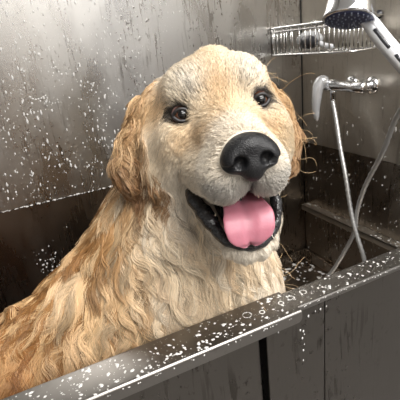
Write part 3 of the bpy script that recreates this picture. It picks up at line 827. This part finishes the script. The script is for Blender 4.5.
kd.balance()
n3 = [kd.find_n(q, 3) for q in rs]; near3 = np.array([[t[1] for t in u] for u in n3]); d3 = np.array([[t[2] for t in u] for u in n3]); near = near3[:, 0]
n = len(rs); hh = GH[near]*(1-GE[near])
s = np.linspace(0, 1, K)[None, :, None]
cl = (.30*hh+.94*(1-hh))*r1.uniform(.75, 1.08, n)
off = rs-gl[near]
w3 = 1/(d3+.0006)**np.where(hh > .5, 1.5, 5)[:, None]; w3 /= w3.sum(1, keepdims=True)
rel = sum(w3[:, k, None, None]*(G[near3[:, k]]-G[near3[:, k], :1]) for k in range(3))
S = rs[:, None]+rel-off[:, None]*(cl[:, None, None]*s**.75)
sc = r1.uniform(.72, 1.06, n)                             # not all hairs of a lock are equally long
S = S[:, :1]+(S-S[:, :1])*sc[:, None, None]
fz = r1.normal(0, 1, (n, 1, 3))*(.0007*hh+.0010*(1-hh))[:, None, None]*s**1.5
S = S+fz+.0004*np.sin(s*9+r1.uniform(0, 6.28, (n, 1, 1)))*r1.normal(0, 1, (n, 1, 3))
rad0 = (.00023*hh+.00040*(1-hh))*r1.uniform(.7, 1.3, n)
rad = rad0[:, None]*(1-.6*np.linspace(0, 1, K)[None]**1.6)
colc = albedo(rs)
gv = r1.normal(0, 1, len(gl))*(.05*GH+.26*(1-GH)); cv = gv[near]+r1.normal(-.03, .16, n)
colc = colc*np.exp(np.minimum(cv, .10))[:, None]; colc = colc*np.minimum(1, .86/colc.max(1))[:, None]
m_ = mir(toH(rs)); bw = np.exp(-(((m_[:, 0]-.038)/.020)**2+((m_[:, 1]-.024)/.018)**2))*hh
dk = r1.random(n) < .15*bw; colc[dk] *= .22
gb = (r1.random(len(gl)) < .36)*(1-GH*(1-GE))             # some soaked locks are a deeper brown
colc = mixc(colc, colc*np.array([.58, .44, .30]), gb[near]*(.25+.75*sm(-rs[:, 0], .03, .15)))
def hairobj(name, S, rad, colc, m, parent):
    n, K = S.shape[:2]; hc_ = bpy.data.hair_curves.new(name); hc_.add_curves([K]*n)
    hc_.attributes['position'].data.foreach_set('vector', c2w(S.reshape(-1, 3)).astype(np.float32).ravel())
    ra = hc_.attributes.get('radius') or hc_.attributes.new('radius', 'FLOAT', 'POINT'); ra.data.foreach_set('value', rad.astype(np.float32).ravel())
    ca = hc_.attributes.new('coat', 'FLOAT_COLOR', 'CURVE'); ca.data.foreach_set('color', np.concatenate([colc, np.ones((n, 1))], 1).astype(np.float32).ravel())
    hc_.materials.append(m); o = bpy.data.objects.new(name, hc_); COL.objects.link(o); o.parent = parent; return o
# stray wet hairs and whiskers
def stray(pts, Ls, dirs, seed, curl=.5):
    r = np.random.default_rng(seed); out = []
    for p, L_, d in zip(pts, Ls, dirs):
        d = np.array(d, float); d /= np.linalg.norm(d); q = p.copy(); pl = [q.copy()]; w_ = r.normal(0, 1, 3)*curl
        for i in range(K-1):
            d = d+np.cross(w_, d)*.12+DOWN*.05; d /= np.linalg.norm(d); q = q+d*L_/(K-1); pl.append(q.copy())
            if r.random() < .25: w_ = r.normal(0, 1, 3)*curl*1.6
        out.append(pl)
    return np.array(out)
e1 = tri_sample(BV, BF, 26, lambda c: np.exp(-((np.linalg.norm(c-HPX(291, 150, -.075), axis=1)/.035)**2)), r1)
e2 = tri_sample(BV, BF, 26, lambda c: np.exp(-((np.linalg.norm(c-P(272, 262, .60), axis=1)/.045)**2)), r1)
e3 = tri_sample(BV, BF, 6, lambda c: np.exp(-((np.linalg.norm(c-HPX(270, 80, -.06), axis=1)/.03)**2)), r1)
rr_ = lambda n_, a, b_: r1.uniform(a, b_, n_)
S2 = np.concatenate([stray(e1, rr_(len(e1), .03, .07), np.array([.8, -.5, .1])+r1.normal(0, .5, (len(e1), 3)), 1, 1.6),
                     stray(e2, rr_(len(e2), .04, .08), np.array([.8, -.5, .0])+r1.normal(0, .3, (len(e2), 3)), 2, .8),
                     stray(e3, rr_(len(e3), .03, .09), np.array([1, .3, 0])+r1.normal(0, .3, (len(e3), 3)), 3, .5)])
S = np.concatenate([S, S2]); rad = np.concatenate([rad, np.full((len(S2), K), .00014)])
colc = np.concatenate([colc, np.tile(lin(222, 190, 145), (len(S2), 1))]); n = len(S)
hairobj('fur', S, rad, colc, M_hair, dog)


# ------------------------------------------------------------------ light
def area(name, loc, rot, sx, sy, power, col=(1, 1, 1)):
    l = bpy.data.lights.new(name, 'AREA'); l.shape = 'RECTANGLE'; l.size = sx; l.size_y = sy; l.energy = power; l.color = col
    o = bpy.data.objects.new(name, l); COL.objects.link(o); o.location = loc; o.rotation_euler = rot; return o
area('ceiling_light', (0.60, -0.45, 2.47), (0, 0, 0), 1.3, 0.8, 55, (1.0, 0.98, 0.95))
area('ceiling_light', (0.6, -1.8, 2.47), (0, 0, 0), 1.6, 0.6, 60, (1.0, 0.98, 0.95))
w = bpy.data.worlds.new('world'); scene.world = w; w.use_nodes = True
w.node_tree.nodes['Background'].inputs[0].default_value = (0.5, 0.52, 0.55, 1)
w.node_tree.nodes['Background'].inputs[1].default_value = 0.2
scene.view_settings.view_transform = 'Standard'; scene.view_settings.look = 'None'
scene.view_settings.gamma = 1; scene.view_settings.use_curve_mapping = False
scene.view_settings.exposure = 0.2
